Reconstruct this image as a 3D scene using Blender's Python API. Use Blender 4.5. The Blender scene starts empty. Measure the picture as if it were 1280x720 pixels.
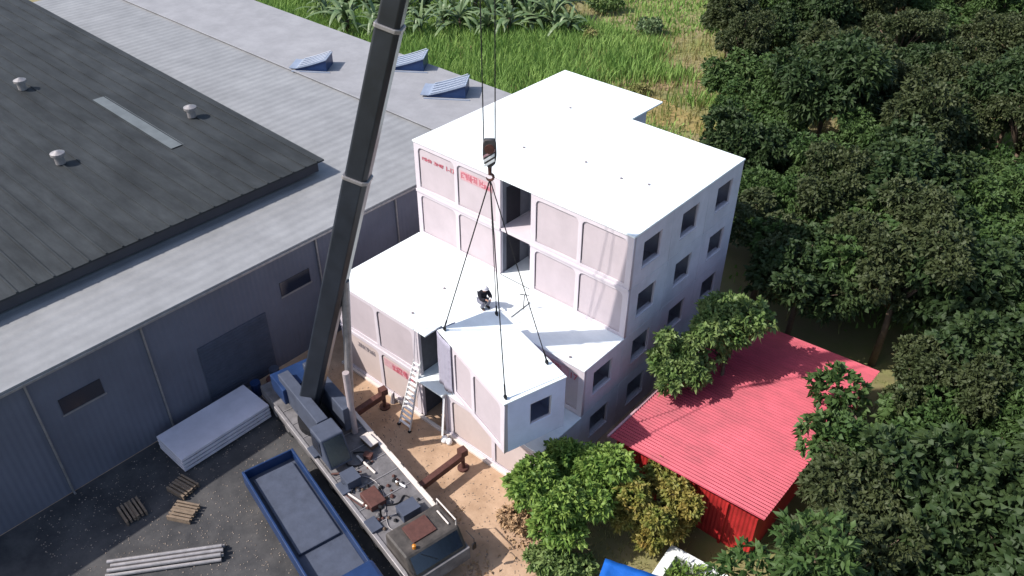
import bpy, bmesh, math, random
import numpy as np
from mathutils import Vector, Matrix
random.seed(7); rng = np.random.default_rng(7)
S = bpy.context.scene
COL = S.collection
# ------------------------------------------------------------------ camera
cd = bpy.data.cameras.new('camera'); cam = bpy.data.objects.new('camera', cd); COL.objects.link(cam)
R_ = Vector((0.74973028, 0.66173175, 0.00394913)); U_ = Vector((-0.39556535, 0.44336834, 0.80433362)); F_ = Vector((-0.53050217, 0.60459541, -0.59416482))
CP = Vector((16.55491553, -27.30876926, 32.39051588))
M = Matrix((R_, U_, -F_)).transposed().to_4x4(); M.translation = CP
cam.matrix_world = M
cd.sensor_width = 36; cd.lens = 1029.509 / 1280 * 36; cd.clip_start = 0.3; cd.clip_end = 3000
S.camera = cam
S.render.resolution_x = 1024; S.render.resolution_y = 576
# ------------------------------------------------------------------ light
SUN_EL = math.radians(46); SDIR = Vector((0.605, 0.796, 0)).normalized()     # direction in which shadows fall
w = bpy.data.worlds.new('World'); S.world = w; w.use_nodes = True
nt = w.node_tree; bg = nt.nodes['Background']; bg.inputs[1].default_value = 0.14
sk = nt.nodes.new('ShaderNodeTexSky'); sk.sky_type = 'NISHITA'; sk.sun_disc = False
sk.sun_elevation = SUN_EL
to_sun = Vector((-SDIR.x, -SDIR.y, math.tan(SUN_EL))).normalized()
sk.sun_rotation = math.atan2(to_sun.x, to_sun.y)
sk.dust_density = 1.5
nt.links.new(sk.outputs[0], bg.inputs[0])
sl = bpy.data.lights.new('sun', 'SUN'); sl.energy = 4.0; sl.angle = math.radians(0.6); sl.color = (1.0, 0.955, 0.9)
so = bpy.data.objects.new('sun', sl); COL.objects.link(so); so.rotation_euler = (-to_sun).to_track_quat('-Z', 'Y').to_euler()
S.view_settings.view_transform = 'Standard'; S.view_settings.look = 'None'; S.view_settings.gamma = 1
S.view_settings.exposure = 0.56
# ------------------------------------------------------------------ materials
def mat(name, col, rough=0.8, var=0.12, scale=3.0, bump=0.15, bscale=25, metal=0, col2=None, transl=0, spec=0.3, stripes=None, bdist=0.02, wear=None):
    m = bpy.data.materials.new(name); m.use_nodes = True; n = m.node_tree; L = n.links.new
    b = n.nodes['Principled BSDF']; b.inputs['Roughness'].default_value = rough; b.inputs['Metallic'].default_value = metal
    b.inputs['Specular IOR Level'].default_value = spec
    tc = n.nodes.new('ShaderNodeTexCoord')
    no = n.nodes.new('ShaderNodeTexNoise'); no.inputs['Scale'].default_value = scale; no.inputs['Detail'].default_value = 7; no.inputs['Roughness'].default_value = 0.65
    ge = n.nodes.new('ShaderNodeNewGeometry')
    L(ge.outputs['Position'] if col2 else tc.outputs['Object'], no.inputs['Vector'])
    cr = n.nodes.new('ShaderNodeValToRGB'); cr.color_ramp.elements[0].position = 0.3; cr.color_ramp.elements[1].position = 0.7
    c1 = [c * (1 - var) for c in col]; c2 = col2 if col2 else [min(1, c * (1 + var)) for c in col]
    if col2: c1 = col
    cr.color_ramp.elements[0].color = (*c1, 1); cr.color_ramp.elements[1].color = (*c2, 1)
    L(no.outputs['Fac'], cr.inputs['Fac']); L(cr.outputs['Color'], b.inputs['Base Color'])
    if wear:
        mp = n.nodes.new('ShaderNodeMapping'); mp.inputs['Scale'].default_value = wear[1]; L(tc.outputs['Object'], mp.inputs['Vector'])
        n2 = n.nodes.new('ShaderNodeTexNoise'); n2.inputs['Scale'].default_value = 1.0; n2.inputs['Detail'].default_value = 8; n2.inputs['Roughness'].default_value = .7; L(mp.outputs[0], n2.inputs['Vector'])
        r2 = n.nodes.new('ShaderNodeValToRGB'); r2.color_ramp.elements[0].position = .38; r2.color_ramp.elements[1].position = .62; v0 = 1 - wear[0]
        r2.color_ramp.elements[0].color = (v0, v0, v0, 1); r2.color_ramp.elements[1].color = (1, 1, 1, 1); L(n2.outputs['Fac'], r2.inputs['Fac'])
        mu = n.nodes.new('ShaderNodeMix'); mu.data_type = 'RGBA'; mu.blend_type = 'MULTIPLY'; mu.inputs[0].default_value = 1
        L(cr.outputs['Color'], mu.inputs[6]); L(r2.outputs['Color'], mu.inputs[7]); L(mu.outputs[2], b.inputs['Base Color'])
    nb = n.nodes.new('ShaderNodeTexNoise'); nb.inputs['Scale'].default_value = bscale; nb.inputs['Detail'].default_value = 4
    L(tc.outputs['Object'], nb.inputs['Vector'])
    bp = n.nodes.new('ShaderNodeBump'); bp.inputs['Strength'].default_value = bump; bp.inputs['Distance'].default_value = bdist
    h = nb.outputs['Fac']
    if stripes:
        ax, per, dep = stripes
        wv = n.nodes.new('ShaderNodeTexWave'); wv.wave_type = 'BANDS'; wv.bands_direction = ax; wv.inputs['Scale'].default_value = 1 / per * 0.314 ; wv.inputs['Distortion'].default_value = 0.0
        L(tc.outputs['Object'], wv.inputs['Vector'])
        b2 = n.nodes.new('ShaderNodeBump'); b2.inputs['Strength'].default_value = 0.8; b2.inputs['Distance'].default_value = dep
        L(wv.outputs['Fac'], b2.inputs['Height']); L(b2.outputs['Normal'], bp.inputs['Normal'])
    L(h, bp.inputs['Height']); L(bp.outputs['Normal'], b.inputs['Normal'])
    if transl:
        t = n.nodes.new('ShaderNodeBsdfTranslucent'); mx = n.nodes.new('ShaderNodeMixShader'); mx.inputs[0].default_value = transl
        L(cr.outputs['Color'], t.inputs['Color']); L(b.outputs[0], mx.inputs[1]); L(t.outputs[0], mx.inputs[2]); L(mx.outputs[0], n.nodes['Material Output'].inputs[0])
    return m
M_roof = mat('white_roof_coating', (0.80, 0.845, 0.85), 0.7, 0.04, 0.5, 0.1, 8, wear=(.13, (.35, .8, .8)))
M_wall = mat('pale_concrete', (0.46, 0.395, 0.415), 0.85, 0.06, 0.8, 0.12, wear=(0.05, (.9, .9, .35)))
M_wall2 = mat('pale_concrete_warm', (0.52, 0.43, 0.405), 0.85, 0.06, 0.8, 0.12, wear=(0.06, (.9, .9, .35)))
M_trim = mat('white_frame_concrete', (0.57, 0.51, 0.54), 0.8, 0.05, 1.1, 0.12, wear=(0.04, (.9, .9, .35)))
M_endw = mat('grey_end_concrete', (0.61, 0.575, 0.63), 0.85, 0.10, 0.6, 0.12, wear=(0.12, (.7, .7, .3)))
M_endb = mat('blue_shade_end_concrete', (0.66, 0.68, 0.86), 0.7, 0.12, .5, 0.12)  # blue of the shaded end face is put into this concrete colour
M_in = mat('shaded_interior', (0.10, 0.10, 0.115), 0.9, 0.2, 2)  # dark tone holds the shade inside the lower stair openings
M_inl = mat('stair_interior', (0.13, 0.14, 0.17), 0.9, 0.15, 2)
M_lipshade = mat('recess_shadow_line', (0.055, 0.045, 0.05), 0.8)  # near black for the painted shadow lines of the panel recesses
M_red = mat('red_lettering', (0.42, 0.10, 0.13), 0.6, 0.25, 14)
M_grey = mat('grey_lettering', (0.22, 0.19, 0.2), 0.6, 0.25, 14)
M_pink = mat('pink_band', (0.50, 0.30, 0.32), 0.7, 0.15, 6)
M_dk = mat('dark_concrete', (0.050, 0.0435, 0.0435), 0.88, 0.10, 0.9, 0.15, spec=0.15, wear=(0.22, (2.2, 2.2, .35)))
M_dkt = mat('dark_frame_concrete', (0.056, 0.051, 0.053), 0.85, 0.10, 1.1, 0.15, spec=0.15, wear=(0.2, (2.2, 2.2, .35)))
M_dkr = mat('dark_roof_felt', (0.047, 0.050, 0.048), 0.9, 0.06, 0.6, 0.12, spec=0.1, wear=(0.18, (.7, .7, .7)))
M_dke = mat('dark_end_concrete', (0.085, 0.085, 0.10), 0.88, 0.10, 0.7, 0.1, spec=0.15, wear=(0.25, (2.2, 2.2, .35)))
M_void = mat('unlit_room_shade', (0.02, 0.02, 0.028), 0.9)  # near black stands in for the unlit depth behind doorways
M_wrapd = mat('dark_wrap_sheet', (0.045, 0.046, 0.06), 0.45, 0.15, 1.2, 0.5, 3, bdist=.1)
M_tan = mat('sandy_yard', (0.38, 0.245, 0.155), 0.95, 0.1, 0.7, 0.3, 12, col2=(0.50, 0.345, 0.235), wear=(.14, (.7, .7, .7)))
M_earth = mat('brown_earth', (0.26, 0.185, 0.12), 1, 0.2, 0.16, 0.6, 4, col2=(0.17, 0.20, 0.06))
M_grass = mat('grass_blades', (0.13, 0.25, 0.05), 0.7, 0, 0.3, 0, col2=(0.30, 0.43, 0.12), transl=0.3)
M_grassy = mat('dry_grass_blades', (0.20, 0.25, 0.06), 0.8, 0, 0.3, 0, col2=(0.38, 0.30, 0.15), transl=0.3)
M_leaf = mat('bright_leaves', (0.06, 0.15, 0.025), 0.5, 0, 1.8, 0, col2=(0.29, 0.39, 0.09), transl=0.3)
M_leafo = mat('orange_green_leaves', (0.13, 0.20, 0.04), 0.55, 0, 1.1, 0, col2=(0.34, 0.23, 0.06), transl=0.25)
M_leafd = mat('deep_green_leaves', (0.07, 0.14, 0.03), 0.5, 0, 1.2, 0, col2=(0.22, 0.28, 0.10), transl=0.25)
M_leafk = mat('dark_leaves', (0.016, 0.03, 0.012), 0.6, 0, 1.2, 0, col2=(0.04, 0.055, 0.03), transl=0.15)
M_frond = mat('grey_green_fronds', (0.04, 0.10, 0.03), 0.4, 0, 0.8, 0, col2=(0.24, 0.30, 0.15), transl=0.2)
M_dry = mat('dry_leaves', (0.28, 0.17, 0.09), 0.9, 0, 2, 0, col2=(0.42, 0.28, 0.16))
M_bark = mat('bark', (0.12, 0.085, 0.06), 0.95, 0.3, 6, 0.6, 20)
M_shedr = mat('rose_corrugated_roof', (0.60, 0.17, 0.21), 0.55, 0.08, 0.6, 0.1, stripes=('Y', 0.16, 0.05))
M_shedw = mat('red_sheet_wall', (0.40, 0.025, 0.025), 0.5, 0.2, 1, 0.1, wear=(.3, (1.5, 1.5, .5)), stripes=('X', 0.2, 0.04))
M_wroof = mat('grey_sheet_roof', (0.25, 0.25, 0.255), 0.6, 0.10, 0.25, 0.15, 6, stripes=('X', 0.75, 0.035), wear=(0.15, (.7, .7, .7)))
M_wroof2 = mat('smooth_grey_roof', (0.285, 0.28, 0.29), 0.7, 0.08, 0.3, 0.15, 6, wear=(0.14, (.7, .7, .7)))
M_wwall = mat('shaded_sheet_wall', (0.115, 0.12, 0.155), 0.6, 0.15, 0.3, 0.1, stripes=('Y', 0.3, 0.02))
M_blue = mat('blue_grey_sheet', (0.24, 0.28, 0.36), 0.4, 0.1, 2, 0.1)
M_navy = mat('navy_paint', (0.015, 0.035, 0.10), 0.35, 0.25, 1.2, 0.15, 6)
M_slate = mat('slate_blue_deck', (0.060, 0.070, 0.10), 0.6, 0.2, 1.5, 0.2, 10)
M_boom = mat('black_boom_paint', (0.018, 0.022, 0.030), 0.35, 0.3, 0.8, 0.1, 4, spec=0.5)
M_steel = mat('dull_steel', (0.30, 0.28, 0.28), 0.5, 0.2, 3, 0.2, metal=0.5)
M_deck = mat('dusty_grey_deck', (0.17, 0.16, 0.165), 0.8, 0.3, 1.6, 0.3, 12, wear=(.4, (.7, .7, .7)))
M_deckl = mat('pale_deck_edge', (0.62, 0.55, 0.50), 0.8, 0.1, 2, 0.2)
M_brown = mat('rusty_brown_steel', (0.085, 0.035, 0.028), 0.65, 0.3, 4, 0.3)
M_black = mat('black_cable', (0.01, 0.01, 0.012), 0.6)
M_rope = mat('thin_wire', (0.10, 0.10, 0.11), 0.5)
M_white = mat('white_paint', (0.8, 0.8, 0.8), 0.5, 0.04)
M_alu = mat('aluminium', (0.72, 0.70, 0.68), 0.4, 0.06, 5, 0.05, metal=0.25)
M_rubber = mat('tyre_rubber', (0.02, 0.02, 0.02), 0.9)
M_glass = mat('dark_glass', (0.01, 0.015, 0.03), 0.08, 0.1, spec=0.8)
M_gold = mat('dusty_tan_paint', (0.085, 0.058, 0.04), 0.5, 0.4, 2.5, 0.2)
M_cloth = mat('black_workwear', (0.012, 0.012, 0.018), 0.9)
M_skin = mat('skin', (0.42, 0.24, 0.17), 0.6, 0.05)
M_capm = mat('pale_helmet', (0.62, 0.60, 0.62), 0.5, 0.03)
M_trou = mat('grey_trousers', (0.16, 0.16, 0.20), 0.9)
M_sheet = mat('shade_tinted_wrap', (0.34, 0.32, 0.39), 0.35, 0.08, 1.2, 0.7, 2.5, bdist=.08)  # darkened grey violet: boom shade put into the wrap colour
M_tile = mat('white_tile', (0.72, 0.74, 0.72), 0.4, 0.05)
M_tarp = mat('blue_tarpaulin', (0.01, 0.10, 0.42), 0.5, 0.15, 2, 0.4, 4, bdist=.05)
# ------------------------------------------------------------------ helpers
def tag(o, label=None, cat=None, group=None, kind=None):
    if label: o['label'] = label
    if cat: o['category'] = cat
    if group: o['group'] = group
    if kind: o['kind'] = kind
    return o
def empty(name, loc=(0, 0, 0), rz=0, label=None, cat=None, group=None, parent=None):
    o = bpy.data.objects.new(name, None); COL.objects.link(o); o.location = loc; o.rotation_euler = (0, 0, rz); o.empty_display_size = .2
    if parent: o.parent = parent
    return tag(o, label, cat, group)
class MB:
    def __init__(s): s.v = []; s.f = []
    def add(s, v, f):
        k = len(s.v); s.v += [tuple(p) for p in v]; s.f += [tuple(i + k for i in q) for q in f]; return s
    def box(s, x0, x1, y0, y1, z0, z1):
        return s.add([(x0, y0, z0), (x1, y0, z0), (x1, y1, z0), (x0, y1, z0), (x0, y0, z1), (x1, y0, z1), (x1, y1, z1), (x0, y1, z1)],
                     [(0, 3, 2, 1), (4, 5, 6, 7), (0, 1, 5, 4), (1, 2, 6, 5), (2, 3, 7, 6), (3, 0, 4, 7)])
    def prism(s, poly, z0, z1):
        n = len(poly)
        return s.add([(x, y, z0) for x, y in poly] + [(x, y, z1) for x, y in poly],
                     [tuple(range(n))[::-1], tuple(range(n, 2 * n))] + [(i, (i + 1) % n, n + (i + 1) % n, n + i) for i in range(n)])
    def beam(s, a, b, wd, ht, up=(0, 0, 1)):
        a = Vector(a); b = Vector(b); d = (b - a).normalized(); u = Vector(up)
        r = d.cross(u)
        if r.length < 1e-4: r = d.cross(Vector((1, 0, 0)))
        r.normalize(); u = r.cross(d); r *= wd / 2; u *= ht / 2
        v = [a - r - u, a + r - u, a + r + u, a - r + u, b - r - u, b + r - u, b + r + u, b - r + u]
        return s.add(v, [(0, 1, 2, 3), (7, 6, 5, 4), (0, 4, 5, 1), (1, 5, 6, 2), (2, 6, 7, 3), (3, 7, 4, 0)])
    def tube(s, pts, r, n=8, cap=True):
        pts = [Vector(p) for p in pts]; rs = r if isinstance(r, (list, tuple)) else [r] * len(pts)
        vs = []; m = len(pts); fs = []
        ref = Vector((0.12, 0.07, 1))
        for i, p in enumerate(pts):
            d = (pts[min(i + 1, m - 1)] - pts[max(i - 1, 0)]).normalized()
            a = d.cross(ref)
            if a.length < .15: a = d.cross(Vector((1, 0.1, 0)))
            a.normalize(); b = d.cross(a)
            for k in range(n):
                t = 2 * math.pi * k / n; vs.append(p + (a * math.cos(t) + b * math.sin(t)) * rs[i])
        for i in range(m - 1):
            for k in range(n): fs.append((i * n + k, i * n + (k + 1) % n, (i + 1) * n + (k + 1) % n, (i + 1) * n + k))
        if cap: fs.append(tuple(range(n))[::-1]); fs.append(tuple(range((m - 1) * n, m * n)))
        return s.add(vs, fs)
    def cyl(s, a, b, r, n=20): return s.tube([a, b], r, n)
    def build(s, name, m, parent=None, bevel=0, smooth=False, seg=2):
        me = bpy.data.meshes.new(name); me.from_pydata(s.v, [], s.f); me.update()
        bm = bmesh.new(); bm.from_mesh(me); bmesh.ops.recalc_face_normals(bm, faces=bm.faces); bm.to_mesh(me); bm.free()
        me.materials.append(m); o = bpy.data.objects.new(name, me); COL.objects.link(o)
        if parent: o.parent = parent
        if bevel:
            md = o.modifiers.new('bevel', 'BEVEL'); md.width = bevel; md.segments = seg; md.limit_method = 'ANGLE'
        if smooth: me.shade_smooth()
        return o
def rrect(x0, x1, y0, y1, r=0.0, n=5, corners=(1, 1, 1, 1)):
    if r <= 0: return [(x0, y0), (x1, y0), (x1, y1), (x0, y1)]
    out = []
    for (cx, cy, a0, k) in ((x0 + r, y0 + r, 180, 0), (x1 - r, y0 + r, 270, 1), (x1 - r, y1 - r, 0, 2), (x0 + r, y1 - r, 90, 3)):
        if corners[k]:
            for i in range(n + 1):
                a = math.radians(a0 + 90 * i / n); out.append((cx + r * math.cos(a), cy + r * math.sin(a)))
        else: out.append(((x0, y0), (x1, y0), (x1, y1), (x0, y1))[k])
    return out
def plate(name, m, parent, outline, holes, t, o, u, v, bev=0.015):
    """flat plate with holes; spans t along n = u x v starting at o"""
    cu = bpy.data.curves.new('tmp', 'CURVE'); cu.dimensions = '2D'; cu.fill_mode = 'BOTH'; cu.extrude = t / 2 - bev; cu.bevel_depth = bev; cu.bevel_resolution = 1; cu.offset = -bev
    for loop in [outline] + holes:
        sp = cu.splines.new('POLY'); sp.points.add(len(loop) - 1)
        for i, (x, y) in enumerate(loop): sp.points[i].co = (x, y, 0, 1)
        sp.use_cyclic_u = True
    ob = bpy.data.objects.new('tmp', cu); COL.objects.link(ob)
    dg = bpy.context.evaluated_depsgraph_get(); dg.update()
    me = bpy.data.meshes.new_from_object(ob.evaluated_get(dg)); bpy.data.objects.remove(ob)
    u = Vector(u); v = Vector(v); n = u.cross(v); o = Vector(o)
    for q in me.vertices:
        c = q.co.copy(); q.co = o + u * c.x + v * c.y + n * (c.z + t / 2)
    me.materials.clear(); me.materials.append(m); me.name = name
    ob = bpy.data.objects.new(name, me); COL.objects.link(ob)
    if parent: ob.parent = parent
    return ob
X = (1, 0, 0); Y = (0, 1, 0); Z = (0, 0, 1); NX = (-1, 0, 0)
def glyphs(mb, x0, z0, n, h, y, seed, gap=0.12, wide=0.9):
    """n dense brush-like characters of height h on a plane facing -y"""
    r = random.Random(seed)
    for i in range(n):
        cx = x0 + i * h * (wide + gap); cw = h * wide; t = h * 0.11
        rows = sorted(r.sample([0.02, .2, .38, .56, .74, .9], r.choice((3, 4, 5))))
        for q in rows:
            a = r.choice((0, 0, .12, .3)); b = r.choice((1, 1, .85, .6)); mb.box(cx + a * cw, cx + b * cw, y, y + .012, z0 + q * h, z0 + q * h + t)
        for q in r.sample([0.02, .28, .5, .72, .9], 3):
            a = r.choice((0, .1, .4)); b = r.choice((1, .9, .6)); mb.box(cx + q * cw, cx + q * cw + t, y - .002, y + .010, z0 + a * h, z0 + b * h)
def text(name, s, m, parent, size, loc, face='-y'):
    cu = bpy.data.curves.new('t', 'FONT'); cu.body = s; cu.size = size; cu.extrude = .006; cu.offset = .008
    ob = bpy.data.objects.new('t', cu); COL.objects.link(ob); dg = bpy.context.evaluated_depsgraph_get(); dg.update()
    me = bpy.data.meshes.new_from_object(ob.evaluated_get(dg)); bpy.data.objects.remove(ob)
    for q in me.vertices: c = q.co.copy(); q.co = Vector((loc[0] + c.x, loc[1] - c.z, loc[2] + c.y))
    me.materials.clear(); me.materials.append(m); o = bpy.data.objects.new(name, me); COL.objects.link(o); o.parent = parent; return o
# ------------------------------------------------------------------ module builder
def front_plate(parent, x0, x1, y, z0, z1, dividers, mw, mt, margin=.33, lip=0.05, rec=0.07, shade_m=None):
    """panelled facade facing -y: recessed rounded panels in a proud frame"""
    MB().box(x0 + .01, x1 - .01, y + rec, y + rec + .12, z0 + .01, z1 - .01).build('panel_wall', mw, parent)
    hs = []
    edges = [x0] + dividers + [x1]
    for i in range(len(edges) - 1):
        a = edges[i] + (margin if i == 0 else .12); b = edges[i + 1] - (margin if i == len(edges) - 2 else .12)
        hs.append(rrect(a, b, z0 + .28, z1 - .27, .26, 5, (0, 0, 1, 1)))
    plate('panel_frame', mt, parent, rrect(x0, x1, z0, z1), hs, rec, (0, y + rec, 0), X, Z, .02)
    if shade_m:  # dark strips draw the frame's shadow along panel left and top edges
        g = MB()
        for (i, h) in enumerate(hs):
            xs = [p[0] for p in h]; zs = [p[1] for p in h]
            a, b, c, e = min(xs), max(xs), min(zs), max(zs); t = .045; yy = y + rec - .012
            g.box(a + .001, a + t, yy, yy + .006, c + .15, e - .2)
            pts = [(a + .26 - .26 * math.cos(q), yy + .003, e - .26 + .26 * math.sin(q)) for q in np.linspace(0.15, math.pi / 2, 6)]
            for p, q in zip(pts[:-1], pts[1:]): g.beam(p, q, t, .006, (0, 1, 0)) if False else g.tube([p, q], .022, 4)
            g.box(a + .24, b - .35, yy, yy + .006, e - t, e - .001)
        g.build('panel_shadow_line', shade_m, parent)
def module(bld, x0, x1, y0, y1, z0, z1, front=None, win=None, mw=M_wall, mt=M_trim, me=M_endw, shade_m=M_lipshade):
    """hollow room module. front = list of dividers for a panelled front; win = (y a, y b, z a, z b) opening in the +x end"""
    e = empty('module', parent=bld)
    b = MB(); t = .1; g = .008
    b.box(x0 + g, x1 - (t if win else g), y0 + (.2 if front is not None else g), y1 - g, z0 + g, z0 + t)
    b.box(x0 + g, x1 - (t if win else g), y0 + (.2 if front is not None else g), y1 - g, z1 - t, z1 - g)
    b.box(x0 + g, x0 + t, y0 + (.2 if front is not None else g), y1 - g, z0 + t, z1 - t)
    b.box(x0 + t, x1 - t, y1 - t, y1 - g, z0 + t, z1 - t)
    if front is None: b.box(x0 + t, x1 - t, y0 + g, y0 + t, z0 + t, z1 - t)
    if not win: b.box(x1 - t, x1 - g, y0 + t, y1 - g, z0 + t, z1 - t)
    b.build('shell', me, e)
    if front is not None: front_plate(e, x0, x1, y0, z0, z1, front, mw, mt, shade_m=shade_m)
    if win:
        ya, yb, za, zb = win
        y00 = y0 + (.2 if front is not None else g)
        plate('end_wall', me, e, rrect(y00, y1 - g, z0 + g, z1 - g), [rrect(ya, yb, za, zb)], t, (x1 - t, 0, 0), Y, Z, .008)
        f = MB(); q = .05
        f.box(x1 - t - .02, x1 - .03, ya, ya + q, za, zb).box(x1 - t - .02, x1 - .03, yb - q, yb, za, zb).box(x1 - t - .02, x1 - .03, ya + q, yb - q, za, za + q).box(x1 - t - .02, x1 - .03, ya + q, yb - q, zb - q, zb)
        wf = f.build('window_frame', M_trim if me is M_endw else me, e)
        MB().box(x1 - .3, x1 + .035, ya - .03, yb + .03, za - .05, za - .003).build('sill', M_trim if me is M_endw else me, wf, .006)
    return e
# ------------------------------------------------------------------ GROUND
def sheet(name, poly, z, m, kind='structure'):
    mb = MB(); mb.add([(x, y, z) for x, y in poly], [tuple(range(len(poly)))]); o = mb.build(name, m); return tag(o, kind=kind)
sheet('ground', [(-900, -900), (900, -900), (900, 900), (-900, 900)], 0, M_earth)
sheet('yard', [(-18, -30), (5.5, -30), (3.2, -9.5), (1.2, -6), (1.2, 14), (-16.8, 14.5)], .006, M_tan)
sheet('track', [(-17.3, -45), (30, -45), (14, -14.2), (-1.5, -13.2), (-9.5, -12.2), (-17.3, -11.2)], .012, mat('dark_packed_asphalt', (0.055, 0.055, 0.06), .95, .3, .5, .4, 9, col2=(.085, .08, .078), wear=(.35, (.5, .5, .5))))
# low concrete plinth strip round the building foot
MB().box(-14.9, .15, -6.62, -6.43, 0, .16).build('kerb', M_deckl, None, .02)['kind'] = 'structure'

# ------------------------------------------------------------------ MAIN BUILDING
W, XA, XB, D1 = 14.68, -8.25, -6.18, 3.2
bl = empty('modular_building', (-7, 0, 0), 0, 'pale four storey building of stacked room modules with white flat roofs and terrace', 'building')
bl.location = (0, 0, 0)
rows = [(0, 3.38), (3.38, 6.76), (6.76, 10.15)]
for k in range(4):
    z0, z1 = 3 * k, 3 * k + 3
    for r, (ya, yb) in enumerate(rows):
        wn = (ya + .9, ya + 2.45, z0 + .85, z0 + 2.35)
        module(bl, -W, XA, ya, yb, z0, z1, front=[-11.47] if (r == 0 and k >= 2) else None)
        module(bl, XB, 0, ya, yb, z0, z1, front=[-3.08] if (r == 0 and k >= 2) else None, win=wn)
    module(bl, -W, XA, 10.16, 13.39, z0, z1)
    if k < 2:
        module(bl, -W, XA, -3.2, 0, z0, z1)
        module(bl, XB, 0, -3.2, 0, z0, z1, front=[-3.08] if k == 1 else None, win=(-2.4, -.85, z0 + .95, z0 + 2.4))
        module(bl, -W, XA, -6.41, -3.2, z0, z1, front=[-11.4], mw=(M_wall2 if k == 0 else M_wall))
module(bl, XB, 0, -6.41, -3.2, 0, 2.92, front=[-3.0], win=(-5.6, -4.1, .95, 2.3), mw=M_wall2)
# roofs
MB().prism([(-W - .04, -.05), (.04, -.05), (.04, 10.18), (-7.24, 10.18), (-7.24, 13.43), (-W - .04, 13.43)], 12.0, 12.10).build('roof_slab', M_roof, bl, .02)
MB().prism([(-W - .04, -6.46), (-7.48, -6.46), (-7.48, -5.3), (-6.2, -5.3), (-6.2, -3.25), (.04, -3.25), (.04, -.004), (-W - .04, -.004)], 6.0, 6.09).build('roof_slab', M_roof, bl, .02)
MB().prism([(XB - .02, -6.45), (.03, -6.45), (.03, -3.21), (XB - .02, -3.21)], 2.925, 2.985).build('roof_slab', M_roof, bl, .01)
for (a, b, z) in (((-13.0, -1.4), (-11.0, -1.35), 6.093), ((-8.4, 6.9), (-6.6, 6.88), 12.103)):
    MB().beam((a[0], a[1], z), (b[0], b[1], z), .035, .012).build('roof_joint', M_grey, bl)
for (x, y, z) in ((-6.0, 4.2, 12.1), (-3.6, 4.0, 12.1), (-2.2, 4.4, 12.1), (-9.5, 3.3, 12.1), (-9.6, -3.0, 6.09), (-9.3, -5.6, 6.09), (-1.1, -2.9, 6.09), (-10.8, 9.0, 12.1)):
    MB().cyl((x, y, z - .002), (x, y, z + .05), .07, 10).build('lifting_point_cap', M_grey, bl)
# stair bays
for k in range(4):
    z0 = 3 * k
    e = empty('stair_bay', parent=bl)
    if k >= 2:
        MB().box(XA + .01, XB - .01, .02, 3.2, z0 - .09 if k == 3 else z0 + .095, z0 + .06 if k == 3 else z0 + .12).build('landing', M_trim if k == 3 else M_roof, e, .01)
        plate('back_wall', M_inl, e, rrect(XA + .01, XB - .01, z0 + .12, z0 + 2.98), [rrect(XA + .18, XA + 1.12, z0 + .13, z0 + 2.35)], .1, (0, 2.4, 0), X, Z, .01)
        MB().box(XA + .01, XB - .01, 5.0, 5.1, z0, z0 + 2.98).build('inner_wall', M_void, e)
        ln = MB().box(XA + .004, XA + .03, .2, 2.38, z0 + .13, z0 + 2.95).build('shade_lining', M_inl, e)  # added lining, darkens the bay's side wall as shade would
        MB().box(XA + .033, XA + .045, .45, 1.55, z0 + .14, z0 + 2.35).build('doorway_shade', M_void, ln)  # thin dark slab paints the doorway's unlit depth onto the lining
    else:
        if k == 1:
            MB().box(XA + .01, XB - .01, -6.75, -.02, 2.9, 3.02).build('landing', M_roof, e, .01)
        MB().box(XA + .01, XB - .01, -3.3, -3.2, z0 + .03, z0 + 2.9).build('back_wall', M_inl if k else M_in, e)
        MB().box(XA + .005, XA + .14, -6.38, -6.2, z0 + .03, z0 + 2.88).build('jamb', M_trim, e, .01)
        MB().box(XA + .004, XA + .03, -6.15, -3.32, z0 + .03, z0 + 2.88).build('shade_lining', M_in, e)  # added dark sheets on both sides stand for shade in the opening
        MB().box(XB - .03, XB - .004, -6.15, -3.32, z0 + .03, z0 + 2.88).build('shade_lining', M_in, e)
        if k == 0: MB().box(XB - .16, XB - .01, -6.5, -6.2, 0.03, 2.88).build('jamb', M_trim, e, .01)
# storey ledges
for (xa, xb, y, z) in ((-W, XA, -6.41, 3.0), (-W, XA, 0, 9.0), (XB, 0, 0, 9.0), (XB, 0, -6.41, .17), (-W, XA, -6.41, .17)):
    MB().box(xa, xb, y - .07, y - .002, z - .09, z + .09).build('storey_ledge', M_trim, bl, .03)
# lettering
e = empty('lettering', parent=bl)
g = MB(); glyphs(g, -14.1, 11.05, 4, .2, .046, 1, .05); glyphs(g, -13.18, 11.05, 4, .2, .046, 2, .05); g.build('lettering_stroke', M_red, e)
b_ = text('lettering_number', '1-17', M_red, e, .38, (-12.28, .05, 11.03))
g = MB(); glyphs(g, -11.1, 10.98, 3, .42, .046, 3, .05); glyphs(g, -9.75, 10.98, 2, .42, .046, 4, .05); g.build('lettering_stroke', M_red, e)
MB().box(-11.15, -8.85, .05, .062, 10.93, 11.45).build('sign_band', M_pink, e)
g = MB(); glyphs(g, -13.35, 2.1, 5, .3, -6.364, 5, .03, .97); g.build('lettering_stroke', M_grey, e)
MB().box(-11.15, -8.75, -6.36, -6.348, 1.95, 2.5).build('sign_band', M_pink, e)
g = MB(); glyphs(g, -10.45, 2.02, 3, .42, -6.372, 7, .05); glyphs(g, -9.1, 2.02, 1, .42, -6.372, 8, .05, .7); g.build('lettering_stroke', M_red, e)
MB().box(-2.5, -.95, -3.15, -3.138, 5.05, 5.62).build('sign_band', M_pink, e)
g = MB(); glyphs(g, -2.2, 5.1, 2, .42, -3.162, 9, .05); g.build('lettering_stroke', M_red, e)
text('lettering_number', '17', M_red, e, .5, (-.92, -3.16, 5.12))
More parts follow.
